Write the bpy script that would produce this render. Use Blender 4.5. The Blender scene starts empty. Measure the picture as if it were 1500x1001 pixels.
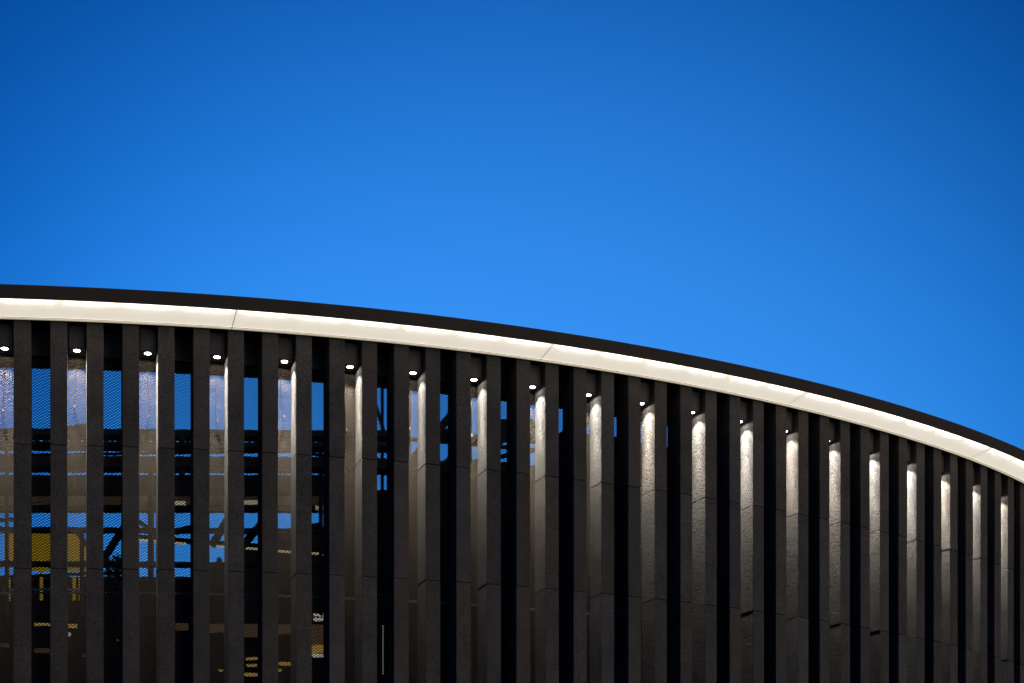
import bpy, bmesh, math, random
from mathutils import Matrix, Vector

random.seed(7)
scene = bpy.context.scene
COL = scene.collection
R = math.radians

# ------------------------------------------------------------------ camera
EYE = 1.6
cam_data = bpy.data.cameras.new('camera')
cam = bpy.data.objects.new('camera', cam_data)
COL.objects.link(cam)
cam.location = (0, 0, EYE)
cam.rotation_euler = (R(90), 0, 0)
cam_data.sensor_width = 36
cam_data.lens = 36 * 2608.4 / 1500
cam_data.shift_x = (750 - 754.13) / 1500
cam_data.shift_y = (1600 - 500.5) / 1500
cam_data.clip_start = 0.1
cam_data.clip_end = 6000
scene.camera = cam

# ------------------------------------------------------------------ sky and dusk light
SUN_ELEV, SUN_AZ = R(9), R(124)          # behind the camera, to the right; azimuth clockwise from +Y
world = bpy.data.worlds.new('World')
scene.world = world
world.use_nodes = True
nt = world.node_tree
nt.nodes.clear()
N = nt.nodes.new
def lk(a, b): nt.links.new(a, b)
def wmath(op, a, b=None, clamp=False):
    n = N('ShaderNodeMath'); n.operation = op; n.use_clamp = clamp
    for i, v in enumerate((a, b)):
        if v is None: continue
        if isinstance(v, (int, float)): n.inputs[i].default_value = v
        else: lk(v, n.inputs[i])
    return n.outputs[0]
sky = N('ShaderNodeTexSky'); sky.sky_type = 'NISHITA'; sky.sun_disc = False
sky.sun_elevation = SUN_ELEV; sky.sun_rotation = SUN_AZ
sky.altitude = 50; sky.air_density = 1.0; sky.dust_density = 0.3; sky.ozone_density = 4.0
# blue hour: deep blue air, with the twilight arch brightest low in the north
tc = N('ShaderNodeTexCoord')
dirn = N('ShaderNodeVectorMath'); dirn.operation = 'NORMALIZE'; lk(tc.outputs['Generated'], dirn.inputs[0])
dot = N('ShaderNodeVectorMath'); dot.operation = 'DOT_PRODUCT'; lk(dirn.outputs[0], dot.inputs[0])
ARCH = Vector((0.02, 1, 0.26)).normalized()
dot.inputs[1].default_value = ARCH
ang2 = wmath('MULTIPLY', wmath('SUBTRACT', 1.0, dot.outputs['Value']), 2.0)
spread = wmath('POWER', wmath('MULTIPLY', ang2, 1.0 / 0.335 ** 2), 2.0)
arch = wmath('ADD', wmath('MULTIPLY', wmath('EXPONENT', wmath('MULTIPLY', spread, -1.0)), 0.70), 0.30)
comb = N('ShaderNodeCombineXYZ')
lk(wmath('MULTIPLY', wmath('POWER', arch, 3.2), 1.0), comb.inputs[0])
lk(wmath('MULTIPLY', wmath('POWER', arch, 1.4), 1.0), comb.inputs[1])
lk(arch, comb.inputs[2])
tint = N('ShaderNodeMix'); tint.data_type = 'RGBA'; tint.blend_type = 'MULTIPLY'; tint.inputs[0].default_value = 1
lk(sky.outputs[0], tint.inputs[6]); tint.inputs[7].default_value = (0.53, 1.57, 2.44, 1)
mul = N('ShaderNodeMix'); mul.data_type = 'RGBA'; mul.blend_type = 'MULTIPLY'; mul.inputs[0].default_value = 1
lk(tint.outputs[2], mul.inputs[6]); lk(comb.outputs[0], mul.inputs[7])
bg = N('ShaderNodeBackground'); bg.inputs['Strength'].default_value = 0.15
lk(mul.outputs[2], bg.inputs['Color'])
wout = N('ShaderNodeOutputWorld'); lk(bg.outputs[0], wout.inputs['Surface'])

sun_data = bpy.data.lights.new('sun', 'SUN')
sun_data.energy = 2.2
sun_data.angle = R(40)
sun_data.color = (1.0, 0.79, 0.55)
sun = bpy.data.objects.new('sun', sun_data)
COL.objects.link(sun)
sd = Vector((math.sin(SUN_AZ) * math.cos(SUN_ELEV), math.cos(SUN_AZ) * math.cos(SUN_ELEV), math.sin(SUN_ELEV)))
sun.rotation_euler = sd.to_track_quat('Z', 'Y').to_euler()
sun.location = (10, -30, 20)

scene.view_settings.view_transform = 'Standard'
scene.view_settings.look = 'None'
scene.view_settings.gamma = 1
scene.view_settings.exposure = 0
scene.view_settings.use_curve_mapping = False

# ------------------------------------------------------------------ materials
def material(name):
    m = bpy.data.materials.new(name); m.use_nodes = True
    t = m.node_tree; b = t.nodes['Principled BSDF']
    return m, t, b
def plain(name, col, rough=0.6, metal=0.0, var=0.15, scale=6.0, bump=0.0, bscale=60.0, spec=0.3):
    m, t, b = material(name)
    tcn = t.nodes.new('ShaderNodeTexCoord')
    nz = t.nodes.new('ShaderNodeTexNoise'); nz.inputs['Scale'].default_value = scale; nz.inputs['Detail'].default_value = 5
    t.links.new(tcn.outputs['Object'], nz.inputs['Vector'])
    mr = t.nodes.new('ShaderNodeMapRange')
    mr.inputs[1].default_value = 0.25; mr.inputs[2].default_value = 0.75
    mr.inputs[3].default_value = 1 - var; mr.inputs[4].default_value = 1 + var
    t.links.new(nz.outputs[0], mr.inputs[0])
    mx = t.nodes.new('ShaderNodeMix'); mx.data_type = 'RGBA'; mx.blend_type = 'MULTIPLY'; mx.inputs[0].default_value = 1
    mx.inputs[6].default_value = (*col, 1); t.links.new(mr.outputs[0], mx.inputs[7])
    t.links.new(mx.outputs[2], b.inputs['Base Color'])
    b.inputs['Roughness'].default_value = rough; b.inputs['Metallic'].default_value = metal
    b.inputs['Specular IOR Level'].default_value = spec
    if bump:
        n2 = t.nodes.new('ShaderNodeTexNoise'); n2.inputs['Scale'].default_value = bscale; n2.inputs['Detail'].default_value = 4
        t.links.new(tcn.outputs['Object'], n2.inputs['Vector'])
        bp = t.nodes.new('ShaderNodeBump'); bp.inputs['Strength'].default_value = 1; bp.inputs['Distance'].default_value = bump
        t.links.new(n2.outputs[0], bp.inputs['Height']); t.links.new(bp.outputs[0], b.inputs['Normal'])
    return m
def glow(name, col, strength, base=(0.8, 0.8, 0.8)):
    m, t, b = material(name)
    b.inputs['Base Color'].default_value = (*base, 1); b.inputs['Roughness'].default_value = 0.7
    b.inputs['Specular IOR Level'].default_value = 0.2
    b.inputs['Emission Color'].default_value = (*col, 1); b.inputs['Emission Strength'].default_value = strength
    return m

# dark basalt cladding, flamed and riven
M_STONE, t, b = material('basalt')
def tn(k, **kw):
    n = t.nodes.new(k)
    for a, v in kw.items(): n.inputs[a].default_value = v
    return n
tcn = t.nodes.new('ShaderNodeTexCoord'); oi = t.nodes.new('ShaderNodeObjectInfo')
ofs = t.nodes.new('ShaderNodeVectorMath'); ofs.operation = 'ADD'
rnd = t.nodes.new('ShaderNodeVectorMath'); rnd.operation = 'SCALE'; rnd.inputs[0].default_value = (17, 31, 53)
t.links.new(oi.outputs['Random'], rnd.inputs['Scale'])
t.links.new(tcn.outputs['Object'], ofs.inputs[0]); t.links.new(rnd.outputs[0], ofs.inputs[1])
P = ofs.outputs[0]
big = tn('ShaderNodeTexNoise', Scale=3.0, Detail=6.0, Roughness=0.65); t.links.new(P, big.inputs['Vector'])
fine = tn('ShaderNodeTexNoise', Scale=170.0, Detail=3.0, Roughness=0.7); t.links.new(P, fine.inputs['Vector'])
def mrange(src, a, b_, c, d):
    n = t.nodes.new('ShaderNodeMapRange')
    for i, v in enumerate((a, b_, c, d)): n.inputs[i + 1].default_value = v
    t.links.new(src, n.inputs[0]); return n.outputs[0]
def mult(a, b_):
    n = t.nodes.new('ShaderNodeMath'); n.operation = 'MULTIPLY'
    for i, v in enumerate((a, b_)):
        if isinstance(v, (int, float)): n.inputs[i].default_value = v
        else: t.links.new(v, n.inputs[i])
    return n.outputs[0]
tone = mult(mult(mrange(big.outputs[0], 0.3, 0.7, 0.8, 1.2), mrange(fine.outputs[0], 0.3, 0.7, 0.7, 1.3)),
            mrange(oi.outputs['Random'], 0, 1, 0.86, 1.14))
spk = tn('ShaderNodeTexNoise', Scale=48.0, Detail=3.0, Roughness=0.75); t.links.new(P, spk.inputs['Vector'])
tone = mult(tone, mrange(spk.outputs[0], 0.32, 0.68, 0.62, 1.38))
# a few pale scuffs
scf = tn('ShaderNodeTexNoise', Scale=9.0, Detail=8.0, Roughness=0.75); t.links.new(P, scf.inputs['Vector'])
tone = mult(tone, mrange(scf.outputs[0], 0.66, 0.74, 1.0, 1.7))
cm = t.nodes.new('ShaderNodeMix'); cm.data_type = 'RGBA'; cm.blend_type = 'MULTIPLY'; cm.inputs[0].default_value = 1
wm = t.nodes.new('ShaderNodeMix'); wm.data_type = 'RGBA'
wm.inputs[6].default_value = (0.035, 0.0345, 0.0340, 1); wm.inputs[7].default_value = (0.040, 0.0365, 0.0330, 1)
wr = t.nodes.new('ShaderNodeMath'); wr.operation = 'FRACT'; t.links.new(mult(oi.outputs['Random'], 7.31), wr.inputs[0]); t.links.new(wr.outputs[0], wm.inputs[0])
t.links.new(wm.outputs[2], cm.inputs[6]); t.links.new(tone, cm.inputs[7])
t.links.new(cm.outputs[2], b.inputs['Base Color'])
b.inputs['Roughness'].default_value = 0.95; b.inputs['Specular IOR Level'].default_value = 0.03
mp = t.nodes.new('ShaderNodeMapping'); mp.inputs['Scale'].default_value = (1, 1.4, 0.8); t.links.new(P, mp.inputs['Vector'])
riv = tn('ShaderNodeTexNoise', Scale=34.0, Detail=4.0, Roughness=0.6, Distortion=0.3); t.links.new(mp.outputs[0], riv.inputs['Vector'])
hsum = t.nodes.new('ShaderNodeMath'); hsum.operation = 'ADD'
t.links.new(riv.outputs[0], hsum.inputs[0]); t.links.new(mult(fine.outputs[0], 0.3), hsum.inputs[1])
bp = tn('ShaderNodeBump', Strength=1.0, Distance=0.020); sxyz = t.nodes.new('ShaderNodeSeparateXYZ'); t.links.new(tcn.outputs['Normal'], sxyz.inputs[0])
ab = t.nodes.new('ShaderNodeMath'); ab.operation = 'ABSOLUTE'; t.links.new(sxyz.outputs[0], ab.inputs[0])
t.links.new(mrange(ab.outputs[0], 0.0, 1.0, 0.003, 0.014), bp.inputs['Distance'])      # riven flanks, honed fronts
t.links.new(hsum.outputs[0], bp.inputs['Height'])
t.links.new(bp.outputs[0], b.inputs['Normal'])

M_CORE = plain('dark_joint_backing', (0.006, 0.006, 0.006), 0.9)
M_FASCIA = plain('bronze_black_metal', (0.036, 0.031, 0.027), 0.65, 0.0, 0.12, 2.0, spec=0.15)
M_SOFFIT, t, b = material('opal_soffit_sheet')
b.inputs['Base Color'].default_value = (0.5, 0.48, 0.44, 1); b.inputs['Roughness'].default_value = 0.7; b.inputs['Specular IOR Level'].default_value = 0.2
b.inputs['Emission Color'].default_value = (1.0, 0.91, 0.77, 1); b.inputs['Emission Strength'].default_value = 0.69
tlu = t.nodes.new('ShaderNodeBsdfTranslucent'); adds = t.nodes.new('ShaderNodeAddShader')
tcn2 = t.nodes.new('ShaderNodeTexCoord'); dn = t.nodes.new('ShaderNodeTexNoise'); dn.inputs['Scale'].default_value = 5.0; dn.inputs['Detail'].default_value = 7; dn.inputs['Roughness'].default_value = 0.7
t.links.new(tcn2.outputs['Object'], dn.inputs['Vector'])
dr = t.nodes.new('ShaderNodeValToRGB'); dr.color_ramp.elements[0].position = 0.30; dr.color_ramp.elements[0].color = (0.55, 0.49, 0.40, 1)
dr.color_ramp.elements[1].position = 0.52; dr.color_ramp.elements[1].color = (0.90, 0.88, 0.84, 1)
t.links.new(dn.outputs[0], dr.inputs[0]); t.links.new(dr.outputs[0], tlu.inputs['Color'])
t.links.new(b.outputs[0], adds.inputs[0]); t.links.new(tlu.outputs[0], adds.inputs[1])
t.links.new(adds.outputs[0], t.nodes['Material Output'].inputs['Surface'])
M_TRIM_GLOW = glow('trim_painted_glow', (1.0, 0.88, 0.66), 0.40, (0.70, 0.66, 0.55))  # emission stands in for eave light falling on the trims
M_TRIM = plain('cream_painted_trim', (0.62, 0.56, 0.42), 0.6, 0.0, 0.06)
M_LED = glow('led_strip', (1.0, 0.95, 0.86), 13.0)
M_BOX = plain('charcoal_sheet_metal', (0.016, 0.016, 0.018), 0.6, 0.0, 0.1, spec=0.2)
M_LENS = glow('lamp_lens', (1.0, 0.96, 0.90), 22.0)
M_RING = plain('lamp_ring', (0.12, 0.12, 0.12), 0.4, 0.6)
M_MESH = plain('black_expanded_metal', (0.027, 0.0226, 0.0172), 0.9, 0.0, 0.25, 14, spec=0.02)
M_STEEL = plain('dark_steel', (0.012, 0.0115, 0.011), 0.7, 0.0, 0.3, 4, spec=0.15)
M_BLACK = plain('dark_render', (0.008, 0.008, 0.008), 0.9, 0.0, 0.3, 1, spec=0.1)
M_RAIL = plain('galvanised_rail', (0.32, 0.31, 0.29), 0.45, 0.3)
M_CABLE = plain('brown_cable', (0.018, 0.014, 0.010), 0.9, spec=0.02)
M_PLUG = plain('grey_connector', (0.10, 0.10, 0.095), 0.7, spec=0.1)
M_YELLOW = glow('yellow_sheet_painted_glow', (0.55, 0.36, 0.02), 0.36, (0.55, 0.36, 0.02))  # emission stands in for lamp light on the cabin and stilts
M_GROUND = plain('paving', (0.06, 0.058, 0.055), 0.85, 0, 0.25, 0.6, 0.003, 30)

# ------------------------------------------------------------------ helpers
def mesh_obj(name, bm, mat, smooth=False):
    me = bpy.data.meshes.new(name)
    bmesh.ops.recalc_face_normals(bm, faces=bm.faces)
    bm.to_mesh(me); bm.free()
    if smooth:
        for p in me.polygons: p.use_smooth = True
    me.materials.append(mat)
    o = bpy.data.objects.new(name, me); COL.objects.link(o)
    return o
def adopt(child, parent):
    child.parent = parent
    child.matrix_parent_inverse = WM[parent.name].inverted() if parent.name in WM else Matrix.Identity(4)
WM = {}
def empty(name, loc=(0, 0, 0), rz=0.0):
    e = bpy.data.objects.new(name, None); COL.objects.link(e)
    e.empty_display_size = 0.3
    e.location = loc; e.rotation_euler = (0, 0, rz)
    WM[e.name] = Matrix.Translation(loc) @ Matrix.Rotation(rz, 4, 'Z')
    return e
def tag(o, label=None, cat=None, group=None, kind=None):
    if label: o['label'] = label
    if cat: o['category'] = cat
    if group: o['group'] = group
    if kind: o['kind'] = kind
    return o
def box(bm, x0, x1, y0, y1, z0, z1):
    v = [bm.verts.new((x, y, z)) for z in (z0, z1) for y in (y0, y1) for x in (x0, x1)]
    for f in ((0, 2, 3, 1), (4, 5, 7, 6), (0, 1, 5, 4), (2, 6, 7, 3), (0, 4, 6, 2), (1, 3, 7, 5)):
        bm.faces.new([v[i] for i in f])
    return v
def bevel(bm, w, seg=1):
    bmesh.ops.bevel(bm, geom=list(bm.edges), offset=w, segments=seg, affect='EDGES', profile=0.6)
def bar(bm, a, b, w, h):
    """rectangular bar between two points, h measured in the vertical plane"""
    a, b = Vector(a), Vector(b)
    d = (b - a).normalized()
    side = d.cross(Vector((0, 0, 1)))
    if side.length < 1e-4: side = Vector((1, 0, 0))
    side.normalize(); up = side.cross(d).normalized()
    vs = []
    for p in (a, b):
        for i, j in ((-1, -1), (1, -1), (1, 1), (-1, 1)):
            vs.append(bm.verts.new(p + side * (w / 2 * i) + up * (h / 2 * j)))
    for f in ((3, 2, 1, 0), (4, 5, 6, 7), (0, 1, 5, 4), (1, 2, 6, 5), (2, 3, 7, 6), (3, 0, 4, 7)):
        bm.faces.new([vs[i] for i in f])
def tube(bm, pts, r, n=8):
    rings = []
    pts = [Vector(p) for p in pts]
    for i, p in enumerate(pts):
        d = (pts[min(i + 1, len(pts) - 1)] - pts[max(i - 1, 0)]).normalized()
        u = d.cross(Vector((0, 1, 0.01))).normalized(); v = d.cross(u)
        rings.append([bm.verts.new(p + u * (r * math.cos(2 * math.pi * k / n)) + v * (r * math.sin(2 * math.pi * k / n))) for k in range(n)])
    for a, b in zip(rings, rings[1:]):
        for k in range(n): bm.faces.new((a[k], a[(k + 1) % n], b[(k + 1) % n], b[k]))
    bm.faces.new(rings[0][::-1]); bm.faces.new(rings[-1])

# ------------------------------------------------------------------ plan curve of the facade
K = (0.0257319, 0.0049742, -0.0008293, 0.0000403)
S_MIN, S_MAX, DS = -6.0, 21.0, 0.02
def kappa(s):
    s = min(max(s, 0.0), 17.0)
    return K[0] + K[1] * s + K[2] * s * s + K[3] * s ** 3
TAB = {}
def integrate():
    n0 = int(round(-S_MIN / DS)); n1 = int(round(S_MAX / DS))
    for sgn, n in ((1, n1), (-1, n0)):
        x, y, th = -6.0003933, 21.314251, 0.2269603
        TAB[0] = (x, y, th)
        for i in range(1, n + 1):
            sm = sgn * (i - 0.5) * DS
            k = kappa(sm)
            x += sgn * DS * math.cos(th + sgn * k * DS / 2); y += sgn * DS * math.sin(th + sgn * k * DS / 2)
            th += sgn * k * DS
            TAB[sgn * i] = (x, y, th)
integrate()
def frame(s):
    u = s / DS; i = math.floor(u); f = u - i
    a, b_ = TAB[i], TAB[min(i + 1, int(round(S_MAX / DS)))]
    return tuple(a[k] * (1 - f) + b_[k] * f for k in range(3))
def at(s, o):
    """plan point at arc length s, o metres outward of the fin fronts"""
    x, y, th = frame(s)
    return x + o * math.sin(th), y - o * math.cos(th)
def eave_z(s): return EYE + 9.2431 + 0.06864 * s - 0.001378 * s * s
def joint_z(s): return EYE + 7.7570 + 0.06604 * s - 0.001212 * s * s
def sweep(name, section, s0, s1, mat, step=0.21, smooth=False, closed=True):
    """closed section of (outward offset, height above the eave line) swept along the facade"""
    bm = bmesh.new(); n = max(1, int(math.ceil((s1 - s0) / step))); rings = []
    for i in range(n + 1):
        s = s0 + (s1 - s0) * i / n; ring = []
        for o, dz in section:
            x, y = at(s, o); ring.append(bm.verts.new((x, y, eave_z(s) + dz)))
        rings.append(ring)
    m = len(section)
    for a, b_ in zip(rings, rings[1:]):
        for k in range(m if closed else m - 1): bm.faces.new((a[k], a[(k + 1) % m], b_[(k + 1) % m], b_[k]))
    if closed: bm.faces.new(rings[0][::-1]); bm.faces.new(rings[-1])
    return mesh_obj(name, bm, mat)
def px(x, y, Y):
    """world point at depth Y in front of the viewer's position for a sighting angle"""
    return Vector(((x - 754.13) * Y / 2608.4, Y, EYE + (1600 - y) * Y / 2608.4))

# ------------------------------------------------------------------ ground
bm = bmesh.new()
box(bm, -2500, 2500, -2500, 2500, -0.5, 0)
tag(mesh_obj('ground', bm, M_GROUND), kind='structure')

# ------------------------------------------------------------------ the building
bx, by = at(6.0, -0.5)
B = empty('curved_building', (bx, by, 0))
tag(B, 'curved dark building clad in black stone fins beneath a glowing white eave', 'building')

PITCH, FW, FD, SLAB = 0.424897, 0.2, 0.3142, 1.4885
K0, K1 = -9, 43
slab_meshes = []
for v in range(3):
    bm = bmesh.new(); g = 0.0036
    box(bm, 0, FW, 0, FD, g, SLAB - g); bevel(bm, 0.004)
    me = bpy.data.meshes.new('stone_slab'); bmesh.ops.recalc_face_normals(bm, faces=bm.faces); bm.to_mesh(me); bm.free()
    me.materials.append(M_STONE); slab_meshes.append(me)
for k in range(K0, K1 + 1):
    s = k * PITCH
    sm = s + FW / 2
    x, y, th = frame(s)
    th = frame(sm)[2]
    top = eave_z(sm) + 0.004
    bm = bmesh.new(); box(bm, 0.016, FW - 0.016, 0.016, FD - 0.010, -0.3, top)
    fin = mesh_obj('fin', bm, M_CORE)
    fin.location = (x, y, 0); fin.rotation_euler = (0, 0, th)
    WM[fin.name] = Matrix.Translation((x, y, 0)) @ Matrix.Rotation(th, 4, 'Z')
    adopt(fin, B)
    z = joint_z(sm)
    for i in range(8):
        zz = z - i * SLAB
        if zz < -1.3: break
        sl = bpy.data.objects.new('stone_slab', slab_meshes[(k + i) % 3]); COL.objects.link(sl)
        sl.parent = fin
        sl.location = (random.uniform(-0.0015, 0.0015), random.uniform(-0.002, 0.002), zz)
        if i == 0: sl.scale = (1, 1, (top - zz) / SLAB)

# header panels and mesh screens behind the fins, one per bay / per pair of bays
for k in range(K0, K1):
    s0 = k * PITCH + FW / 2 + 0.004; s1 = s0 + PITCH - 0.008
    adopt(sweep('header_panel', [(-0.325, 0.012), (-0.325, -0.287), (-0.350, -0.287), (-0.350, 0.012)], s0, s1, M_BOX), B)

# expanded metal: long-way pitch 46 mm, strands every 17 mm
LW, SW2, STW, THK = 2 * PITCH / 18, 0.0170, 0.0106, 0.0022
def expanded_mesh(width, z0, z1):
    verts, faces = [], []
    ncol = int(round(width / (LW / 2))); nrow = int((z1 - z0) / SW2)
    for r in range(nrow):
        zc = z0 + (r + 0.5) * SW2; base = len(verts)
        for c in range(ncol + 1):
            up = 1 if (c + r) % 2 == 0 else -1
            zz = zc + up * (SW2 / 2 - STW * 0.32); xx = c * LW / 2
            yo = up * 0.003
            h = STW / 2
            verts += [(xx, yo, zz - h), (xx, yo + THK, zz - h), (xx, yo + THK + 0.0025, zz + h), (xx, yo + 0.0025, zz + h)]
        for c in range(ncol):
            a = base + 4 * c; b_ = a + 4
            for j in range(4):
                faces.append((a + j, b_ + j, b_ + (j + 1) % 4, a + (j + 1) % 4))
    me = bpy.data.meshes.new('mesh_screen'); me.from_pydata(verts, [], faces); me.update()
    me.materials.append(M_MESH); return me
MZ0, MZ1 = -5.2, -0.29
scr = expanded_mesh(2 * PITCH, MZ0, MZ1)
for k in range(K0, K1 - 1, 2):
    s0 = k * PITCH + FW / 2; s1 = s0 + 2 * PITCH
    a = Vector(at(s0, -0.336)); b_ = Vector(at(s1, -0.336)); d = b_ - a
    o = bpy.data.objects.new('mesh_screen', scr); COL.objects.link(o)
    o.location = (a.x, a.y, eave_z((s0 + s1) / 2)); o.rotation_euler = (0, 0, math.atan2(d.y, d.x))
    o.scale = (d.length / (2 * PITCH), 1, 1)
    adopt(o, B)
S0, S1 = K0 * PITCH - 0.1, K1 * PITCH + 0.1
adopt(sweep('edge_beam', [(-0.62, -0.02), (-0.62, -0.262), (-0.80, -0.262), (-0.80, -0.02)], S0, S1, M_STEEL), B)
adopt(sweep('mesh_rail', [(-0.349, -3.160), (-0.349, -3.180), (-0.375, -3.180), (-0.375, -3.160)], S0, S1, M_RAIL), B)
adopt(sweep('plinth_wall', [(-0.345, MZ0), (-0.345, -13), (-0.60, -13), (-0.60, MZ0)], S0, S1, M_BLACK), B)
adopt(sweep('roof_deck', [(-0.82, 0.014), (0.020, 0.014), (0.062, 0.030), (0.062, 0.090), (0.440, 0.150), (0.495, 0.175), (-0.82, 0.26)], S0, S1, M_BLACK), B)

# eave: fascia and soffit panels between radial seams
SEAM0, SEAML = 2.589, 4.103
edges = [S0] + [SEAM0 + SEAML * i for i in range(-1, 4)] + [S1]
def lerp_sof(o): return (o - 0.025) / (0.451 - 0.025) * 0.0626
for i in range(len(edges) - 1):
    a, b_ = edges[i] + 0.004, edges[i + 1] - 0.004
    fa = sweep('fascia_panel', [(0.4535, 0.0600), (0.5307, 0.1833), (0.515, 0.198), (0.436, 0.076)], a - 0.0025, b_ + 0.0025, M_FASCIA); adopt(fa, B)
    so = sweep('soffit_panel', [(0.070, lerp_sof(0.070) + 0.014), (0.070, lerp_sof(0.070)), (0.430, lerp_sof(0.430)), (0.430, lerp_sof(0.430) + 0.014)], a, b_, M_SOFFIT, closed=False); adopt(so, B)
    WM[so.name] = Matrix.Identity(4)
    it = sweep('inner_trim', [(0.026, -0.004), (0.063, -0.004), (0.063, 0.004), (0.026, 0.004)], a, b_, M_TRIM_GLOW); adopt(it, B)
    lip = sweep('edge_strip', [(0.4400, lerp_sof(0.440)), (0.4520, lerp_sof(0.452) - 0.002), (0.4520, lerp_sof(0.452) + 0.012), (0.4400, lerp_sof(0.440) + 0.012)], a, b_, M_TRIM_GLOW); adopt(lip, B)  # LED spill on this lip is put in as emission
    n = max(1, int(round((b_ - a) / 0.684)))
    for j in range(n):
        c0 = a + (b_ - a) * j / n + 0.05; c1 = a + (b_ - a) * (j + 1) / n - 0.05
        z_ = lerp_sof(0.42)
        led = sweep('led_strip', [(0.407, z_ + 0.026), (0.417, z_ + 0.026), (0.417, z_ + 0.034), (0.407, z_ + 0.034)], c0, c1, M_LED)
        led.parent = so

# ------------------------------------------------------------------ downlights
ORD = ['first', 'second', 'third', 'fourth', 'fifth', 'sixth', 'seventh', 'eighth', 'ninth', 'tenth', 'eleventh', 'twelfth',
       'thirteenth', 'fourteenth', 'fifteenth', 'sixteenth', 'seventeenth', 'eighteenth', 'nineteenth', 'twentieth', 'twenty-first']
BOXB = -0.275
GAP = PITCH - FW
BW = GAP - 0.030
bm = bmesh.new(); box(bm, -BW / 2, BW / 2, 0.10, 0.318, 0, 0.268); bevel(bm, 0.003)
housing_me = bpy.data.meshes.new('housing'); bmesh.ops.recalc_face_normals(bm, faces=bm.faces); bm.to_mesh(housing_me); bm.free(); housing_me.materials.append(M_BOX)
LY = 0.166
def disc(r0, r1, z0, z1, n=32):
    bm = bmesh.new(); prof = [(r0, z0), (r1, z0), (r1, z1), (r0, z1)]
    rings = [[bm.verts.new((r * math.cos(2 * math.pi * i / n), LY + r * math.sin(2 * math.pi * i / n), z)) for r, z in prof] for i in range(n)]
    for i in range(n):
        a, b2 = rings[i], rings[(i + 1) % n]
        for j in range(4): bm.faces.new((a[j], b2[j], b2[(j + 1) % 4], a[(j + 1) % 4]))
    return bm
bm = disc(0.041, 0.055, -0.006, 0.002)
ring_me = bpy.data.meshes.new('trim_ring'); bmesh.ops.recalc_face_normals(bm, faces=bm.faces); bm.to_mesh(ring_me); bm.free(); ring_me.materials.append(M_RING)
bm = bmesh.new(); bmesh.ops.create_cone(bm, cap_ends=True, segments=32, radius1=0.037, radius2=0.0405, depth=0.006, matrix=Matrix.Translation((0, LY, -0.0035)))
lens_me = bpy.data.meshes.new('lens'); bm.to_mesh(lens_me); bm.free(); lens_me.materials.append(M_LENS)
beam_l = bpy.data.lights.new('downlight_beam', 'SPOT'); beam_l.energy = 1900; beam_l.spot_size = R(30); beam_l.spot_blend = 1.0; beam_l.shadow_soft_size = 0.03; beam_l.color = (1.0, 0.92, 0.80)
flood_l = bpy.data.lights.new('downlight_flood', 'SPOT'); flood_l.energy = 220; flood_l.spot_size = R(102); flood_l.spot_blend = 0.45; flood_l.shadow_soft_size = 0.02; flood_l.color = (1.0, 0.94, 0.84)
mid_l = flood_l.copy(); mid_l.name = 'downlight_mid'; mid_l.energy = 450; mid_l.spot_size = R(60); mid_l.spot_blend = 1.0
spill_l = flood_l.copy(); spill_l.name = 'downlight_spill'; spill_l.energy = 9; spill_l.spot_size = R(172); spill_l.spot_blend = 0.1
lamps = [k for k in range(-1, 38, 2)]
for idx, k in enumerate(lamps):
    s = k * PITCH + FW + GAP / 2
    x, y, th = frame(s)
    z = eave_z(s) + BOXB
    d = empty('downlight', (x, y, z), th)
    if idx < 12:
        lab = 'square charcoal downlight with glowing round lens, %s from the left edge of the facade' % ORD[idx]
    else:
        lab = 'downlight half hidden between fins, washing the %s bright fin side from the right edge' % ORD[19 - idx]
    tag(d, lab, 'downlight', 'downlights between the fins under the eave')
    for nm, me in (('housing', housing_me), ('trim_ring', ring_me), ('lens', lens_me)):
        o = bpy.data.objects.new(nm, me); COL.objects.link(o); o.parent = d
    if idx < 9:
        rr = random.Random(idx + 3)
        xo = rr.uniform(-0.02, 0.03); pts = [(xo, 0.30, 0.05), (xo, 0.325, -0.01)]
        L = rr.uniform(0.85, 1.05); ph = rr.uniform(0, 6)
        for i in range(1, 15):
            f = i / 14
            pts.append((xo + 0.012 * math.sin(ph + f * 5) + 0.03 * f * f * math.sin(ph * 2 + f * 9), 0.318 + 0.004 * math.sin(f * 8), -0.01 - L * f))
        bm = bmesh.new(); tube(bm, pts, 0.0045, 6)
        cb = mesh_obj('cable', bm, M_CABLE, True); cb.parent = d
        p = Vector(pts[11])
        bm = bmesh.new(); tube(bm, [p + Vector((0, -0.006, 0.02)), p + Vector((0, -0.006, -0.015))], 0.008, 8)
        pl = mesh_obj('connector', bm, M_PLUG); pl.parent = cb
    lv = random.Random(idx + 40)
    for ld, zz in ((beam_l.copy(), -0.012), (mid_l.copy(), -0.011), (flood_l.copy(), -0.010), (spill_l.copy(), -0.010)):
        ld.energy *= lv.uniform(0.82, 1.12)
        w_ = lv.uniform(0.97, 1.03); ld.color = (ld.color[0], ld.color[1] * w_, ld.color[2] * w_ * w_)
        lo = bpy.data.objects.new(ld.name.split('.')[0], ld); COL.objects.link(lo)
        lo.parent = d; lo.location = (0, LY, zz); lo.rotation_euler = (lv.uniform(-0.04, 0.04), lv.uniform(-0.025, 0.025), 0)

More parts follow.
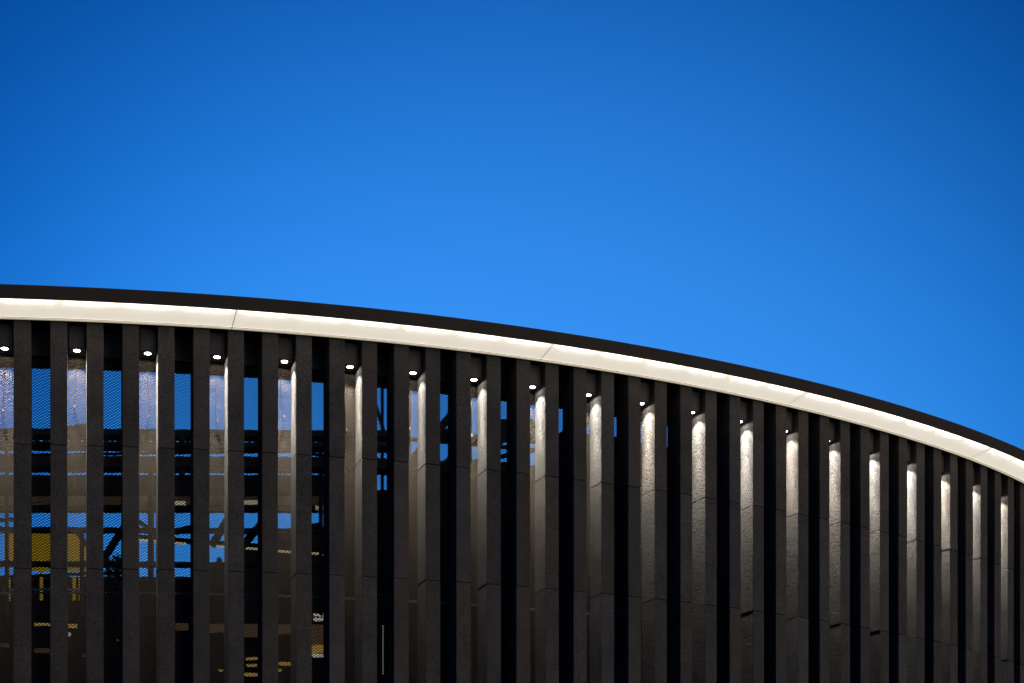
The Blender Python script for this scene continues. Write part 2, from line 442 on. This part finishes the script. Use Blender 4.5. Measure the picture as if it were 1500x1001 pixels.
# ------------------------------------------------------------------ steelwork on the roof terrace behind the screen
def things_bar(parent, name, pts, w, h, mat):
    bm = bmesh.new(); bar(bm, pts[0], pts[1], w, h)
    o = mesh_obj(name, bm, mat); adopt(o, parent); return o
YS = 27.5
F = empty('steel_frame', (-5, YS, 0))
tag(F, 'dark steel canopy frame of beams, posts and braces behind the mesh screen', 'steel frame')
def beam(x0, y0, x1, y1, hpx, depth=0.25, Y=YS, name='beam', mat=None, par=None):
    return things_bar(par or F, name, (px(x0, y0, Y), px(x1, y1, Y)), depth, hpx * Y / 2608.4, mat or M_STEEL)
# castellated upper beam: two chords joined by web posts with diamond openings between
cb = beam(-60, 636, 600, 640, 9, name='castellated_beam')
beam(-60, 653, 600, 657, 6, name='beam')
for i in range(66):
    x = -55 + i * 10; yy = 645.5 + (x + 60) / 660 * 4
    bm = bmesh.new(); bar(bm, px(x, yy + 6.4, YS), px(x, yy - 5.2, YS), 0.035 + 0.012 * (i % 2), 0.03)
    w_ = mesh_obj('web_post', bm, M_STEEL); adopt(w_, F)
beam(-60, 680, 520, 682, 15, 0.3)
beam(520, 682, 900, 700, 15, 0.3)
beam(700, 629, 792, 634, 30, 0.12, YS + 0.7)
beam(628, 640, 668, 636, 14, 0.12, YS + 0.7)
beam(-60, 776, 480, 779, 5.5, 0.12)
beam(-60, 826, 480, 829, 6, 0.12)
for x, y0, y1, w in ((221, 680, 900, 7), (392, 640, 900, 5), (10, 640, 900, 3), (120, 778, 900, 4), (470, 640, 900, 5), (508, 545, 900, 24), (560, 560, 720, 4), (600, 560, 720, 4), (690, 570, 760, 3)):
    things_bar(F, 'post', (px(x, y1, YS + 0.3), px(x, y0, YS + 0.3)), w * YS / 2608.4, 0.12, M_STEEL)
for x0, y0, x1, y1, h in ((150, 822, 182, 772, 7), (150, 622, 40, 640, 6), (310, 800, 345, 742, 8), (350, 806, 400, 748, 8), (395, 790, 470, 770, 7),
                          (590, 690, 660, 610, 9), (640, 690, 700, 640, 7), (700, 700, 760, 600, 9), (760, 610, 830, 650, 8), (540, 560, 580, 690, 5), (820, 690, 870, 600, 7), (205, 765, 235, 790, 4), (255, 780, 285, 772, 5)):
    beam(x0, y0, x1, y1, h, 0.14, YS + 0.15, 'brace')

# hangers, pipes and small fittings hung from the frame
rr = random.Random(11)
for i in range(26):
    x = rr.uniform(-20, 880); y0 = rr.choice((632, 655, 688)); L = rr.uniform(8, 34)
    beam(x, y0, x + rr.uniform(-5, 5), y0 + L, rr.uniform(1.2, 3.0), 0.03, YS + rr.uniform(0.1, 0.8), 'hanger')
for x0, y0, x1, y1, h in ((-60, 668, 560, 660, 2.5), (-60, 764, 30, 761, 4), (300, 648, 480, 668, 3), (560, 640, 880, 668, 4), (580, 700, 880, 640, 5), (-60, 848, 200, 838, 3)):
    beam(x0, y0, x1, y1, h, 0.06, YS + 0.5, 'pipe')
for i in range(12):
    x = rr.uniform(0, 560); y = rr.choice((640, 652, 690, 772, 822)); w = rr.uniform(3, 8)
    a0 = px(x, y, YS - 0.3)
    bm = bmesh.new(); box(bm, a0.x - w * 0.005, a0.x + w * 0.006, YS - 0.34, YS - 0.2, a0.z - 0.07, a0.z + 0.05); bevel(bm, 0.008)
    o = mesh_obj('junction_box', bm, M_STEEL); adopt(o, F)

# walkway deck with a lit brown edge
W = empty('roof_walkway', (-6, 29.5, 0))
tag(W, 'broad dark roof walkway slab with a brown lower edge behind the screen', 'walkway')
M_BROWN = plain('brown_edge_board', (0.16, 0.11, 0.05), 0.8, 0, 0.3)
def block(parent, name, x0, y0, x1, y1, Y, depth, mat):
    a = px(x0, y1, Y); b2 = px(x1, y0, Y)
    bm = bmesh.new(); box(bm, a.x, b2.x, Y, Y + depth, a.z, b2.z)
    o = mesh_obj(name, bm, mat)
    if parent: adopt(o, parent)
    return o
block(W, 'deck_slab', -80, 696, 480, 726, 29.5, 0.9, M_BLACK)
block(W, 'edge_board', -80, 726.5, 480, 740, 29.52, 0.3, M_BROWN)
M_WLAMP = glow('walkway_lamp', (1.0, 0.88, 0.45), 0.32)
for xl, xr, yl in ((256, 271, 737), (357, 381, 736), (462, 474, 744)):
    block(W, 'edge_lamp', xl, yl - 3, xr, yl + 2.5, 29.44, 0.04, M_WLAMP)
# handrail sloping down to the right, light under it put in as glowing bars
hr = beam(200, 787, 482, 809, 5.5, 0.10, 28.6, 'handrail', par=W)
M_HGLOW = glow('handrail_painted_light', (1.0, 0.85, 0.40), 0.42)
for xl, xr in ((203, 232), (252, 272), (305, 332), (356, 384), (407, 430), (455, 478)):
    f0, f1 = (xl - 200) / 282, (xr - 200) / 282
    beam(xl, 791 + 22 * f0, xr, 791 + 22 * f1, 2.2, 0.05, 28.58, 'rail_lit_underside', mat=M_HGLOW, par=W)

# yellow plant cabin on stilts
C = empty('yellow_cabin', (px(60, 800, 31).x, 31.3, 0))
tag(C, 'bright yellow plant cabin on thin stilts seen through the left mesh bays', 'cabin')
block(C, 'body', 6, 781, 110, 817, 31, 0.8, M_YELLOW)
block(C, 'roof', 5, 778, 115, 780.5, 30.95, 0.9, M_STEEL)
for x in (12, 60, 108, 117):
    block(C, 'stilt', x - 1.8, 817.4, x + 1.8, 879, 31.1, 0.06, M_YELLOW)
block(C, 'handrail', 4, 862, 122, 865, 30.9, 0.04, M_RAIL)

# dark stair block behind the middle bays
Dk = empty('stair_block', (0, 29, 0))
tag(Dk, 'black flat-sided stair block rising behind the middle fins', 'stair block')
for x0, x1, yt in ((480, 592, 718), (592.5, 690, 690), (690.5, 768, 677), (768.5, 870, 694), (870.5, 905, 640)):
    block(Dk, 'wall', x0, yt, x1, 1500, 29.0, 1.5, M_BLACK)
# inner wall closing the space behind the right half of the screen
adopt(sweep('inner_wall', [(-1.5, -0.27), (-1.5, -13), (-1.7, -13), (-1.7, -0.27)], 7.9, S1, M_BLACK), B)
# fluorescent tube on it
T = empty('tube_lamp', (px(561, 990, 28.8).x, 28.8, px(561, 990, 28.8).z))
tag(T, 'upright greenish fluorescent tube glowing low behind the mesh', 'lamp')
a, b2 = px(561, 988, 28.8), px(561, 916, 28.8)
bm = bmesh.new(); tube(bm, [a, b2], 0.010, 8); o = mesh_obj('tube', bm, glow('fluorescent_tube', (0.85, 0.9, 0.45), 0.2)); adopt(o, T)
bm = bmesh.new(); box(bm, a.x - 0.03, a.x + 0.03, 28.83, 28.99, a.z - 0.03, b2.z + 0.03); o = mesh_obj('batten', bm, M_STEEL); adopt(o, T)

# dark neighbour house with a few lit openings
H = empty('rear_building', (px(200, 900, 36).x, 37, 0))
tag(H, 'dark neighbouring block with small lit windows low behind the left bays', 'building')
block(H, 'wall', -120, 850, 300, 1500, 36, 6, M_BLACK)
block(H, 'wall', 300.5, 846, 520, 1500, 36, 6, M_BLACK)
block(H, 'parapet', -122, 845, 299, 849.5, 35.9, 6.2, M_STEEL)
for x0, x1, yt in ((300, 345, 832), (345.5, 395, 801), (395.5, 440, 788), (440.5, 482, 771)):
    block(H, 'stepped_roof', x0, yt, x1, 1100, 35.5, 4, M_BLACK)
M_WB = glow('dim_brown_window', (0.42, 0.25, 0.09), 0.11, (0.1, 0.07, 0.04))
M_WO = glow('orange_window', (1.0, 0.58, 0.14), 0.34, (0.1, 0.07, 0.04))
M_WW = glow('white_window', (1.0, 0.9, 0.7), 0.45, (0.2, 0.2, 0.2))
for x0, y0, x1, y1, m in ((257, 913, 275, 923, M_WB), (306, 914, 331, 926, M_WB), (356, 914, 383, 933, M_WB), (405, 915, 428, 928, M_WB), (456, 915, 476, 945, M_WB),
                          (456, 945, 476, 956, M_WO), (457, 958, 476, 962, M_WW), (459, 899, 477, 902, M_WW), (459, 905, 477, 909, M_WW),
                          (360, 963, 377, 966, M_WO), (361, 973, 376, 976, M_WO), (356, 986, 379, 990, M_WO), (408, 970, 426, 974, M_WO), (405, 980, 412, 983, M_WO),
                          (320, 981, 326, 983, M_WO), (50, 913, 74, 916, M_WO), (100, 914, 112, 919, M_WO), (50, 950, 72, 956, M_WB), (0, 943, 12, 947, M_WB), (100, 927, 103, 931, M_WW),
                          (120, 958, 127, 962, M_WB), (170, 936, 173, 939, M_WB), (170, 838, 173, 841, M_WB), (485, 920, 490, 926, M_WO), (505, 946, 509, 949, M_WW), (505, 957, 509, 962, M_WO)):
    w_ = block(H, 'window', x0, y0, x1, y1, 35.40, 0.06, m)

# leafy shrub in silhouette on the neighbour's roof
rr = random.Random(5)
base = px(172, 900, 34)
Tr = empty('shrub', base)
tag(Tr, 'black leafy shrub silhouetted on the roof behind the second dark bay', 'shrub')
bm = bmesh.new(); tube(bm, [(0, 0, -0.2), (0.03, 0, 0.5), (0.0, 0.02, 1.1)], 0.03, 6)
o = mesh_obj('trunk', bm, M_STEEL); o.parent = Tr
bm = bmesh.new()
for i in range(700):
    cz = rr.choice((0.35, 0.6, 0.75, 0.9, 0.95)); u = Vector((rr.gauss(0, 1), rr.gauss(0, 1), rr.gauss(0, 1))).normalized() * rr.uniform(0.1, 1)
    rad = 0.36 - 0.16 * (cz - 0.35)
    p = Vector((0, 0, cz)) + u * rad
    a_ = Vector((rr.gauss(0, 1), rr.gauss(0, 1), rr.gauss(0, 1))).normalized(); b_ = a_.cross(u).normalized()
    L = rr.uniform(0.03, 0.06)
    vs = [bm.verts.new(p + a_ * L * q + b_ * L * 0.45 * w) for q, w in ((-1, 0), (0, -1), (1, 0), (0, 1))]
    bm.faces.new(vs)
o = mesh_obj('crown', bm, plain('dark_leaves', (0.02, 0.03, 0.012), 0.7)); o.parent = Tr
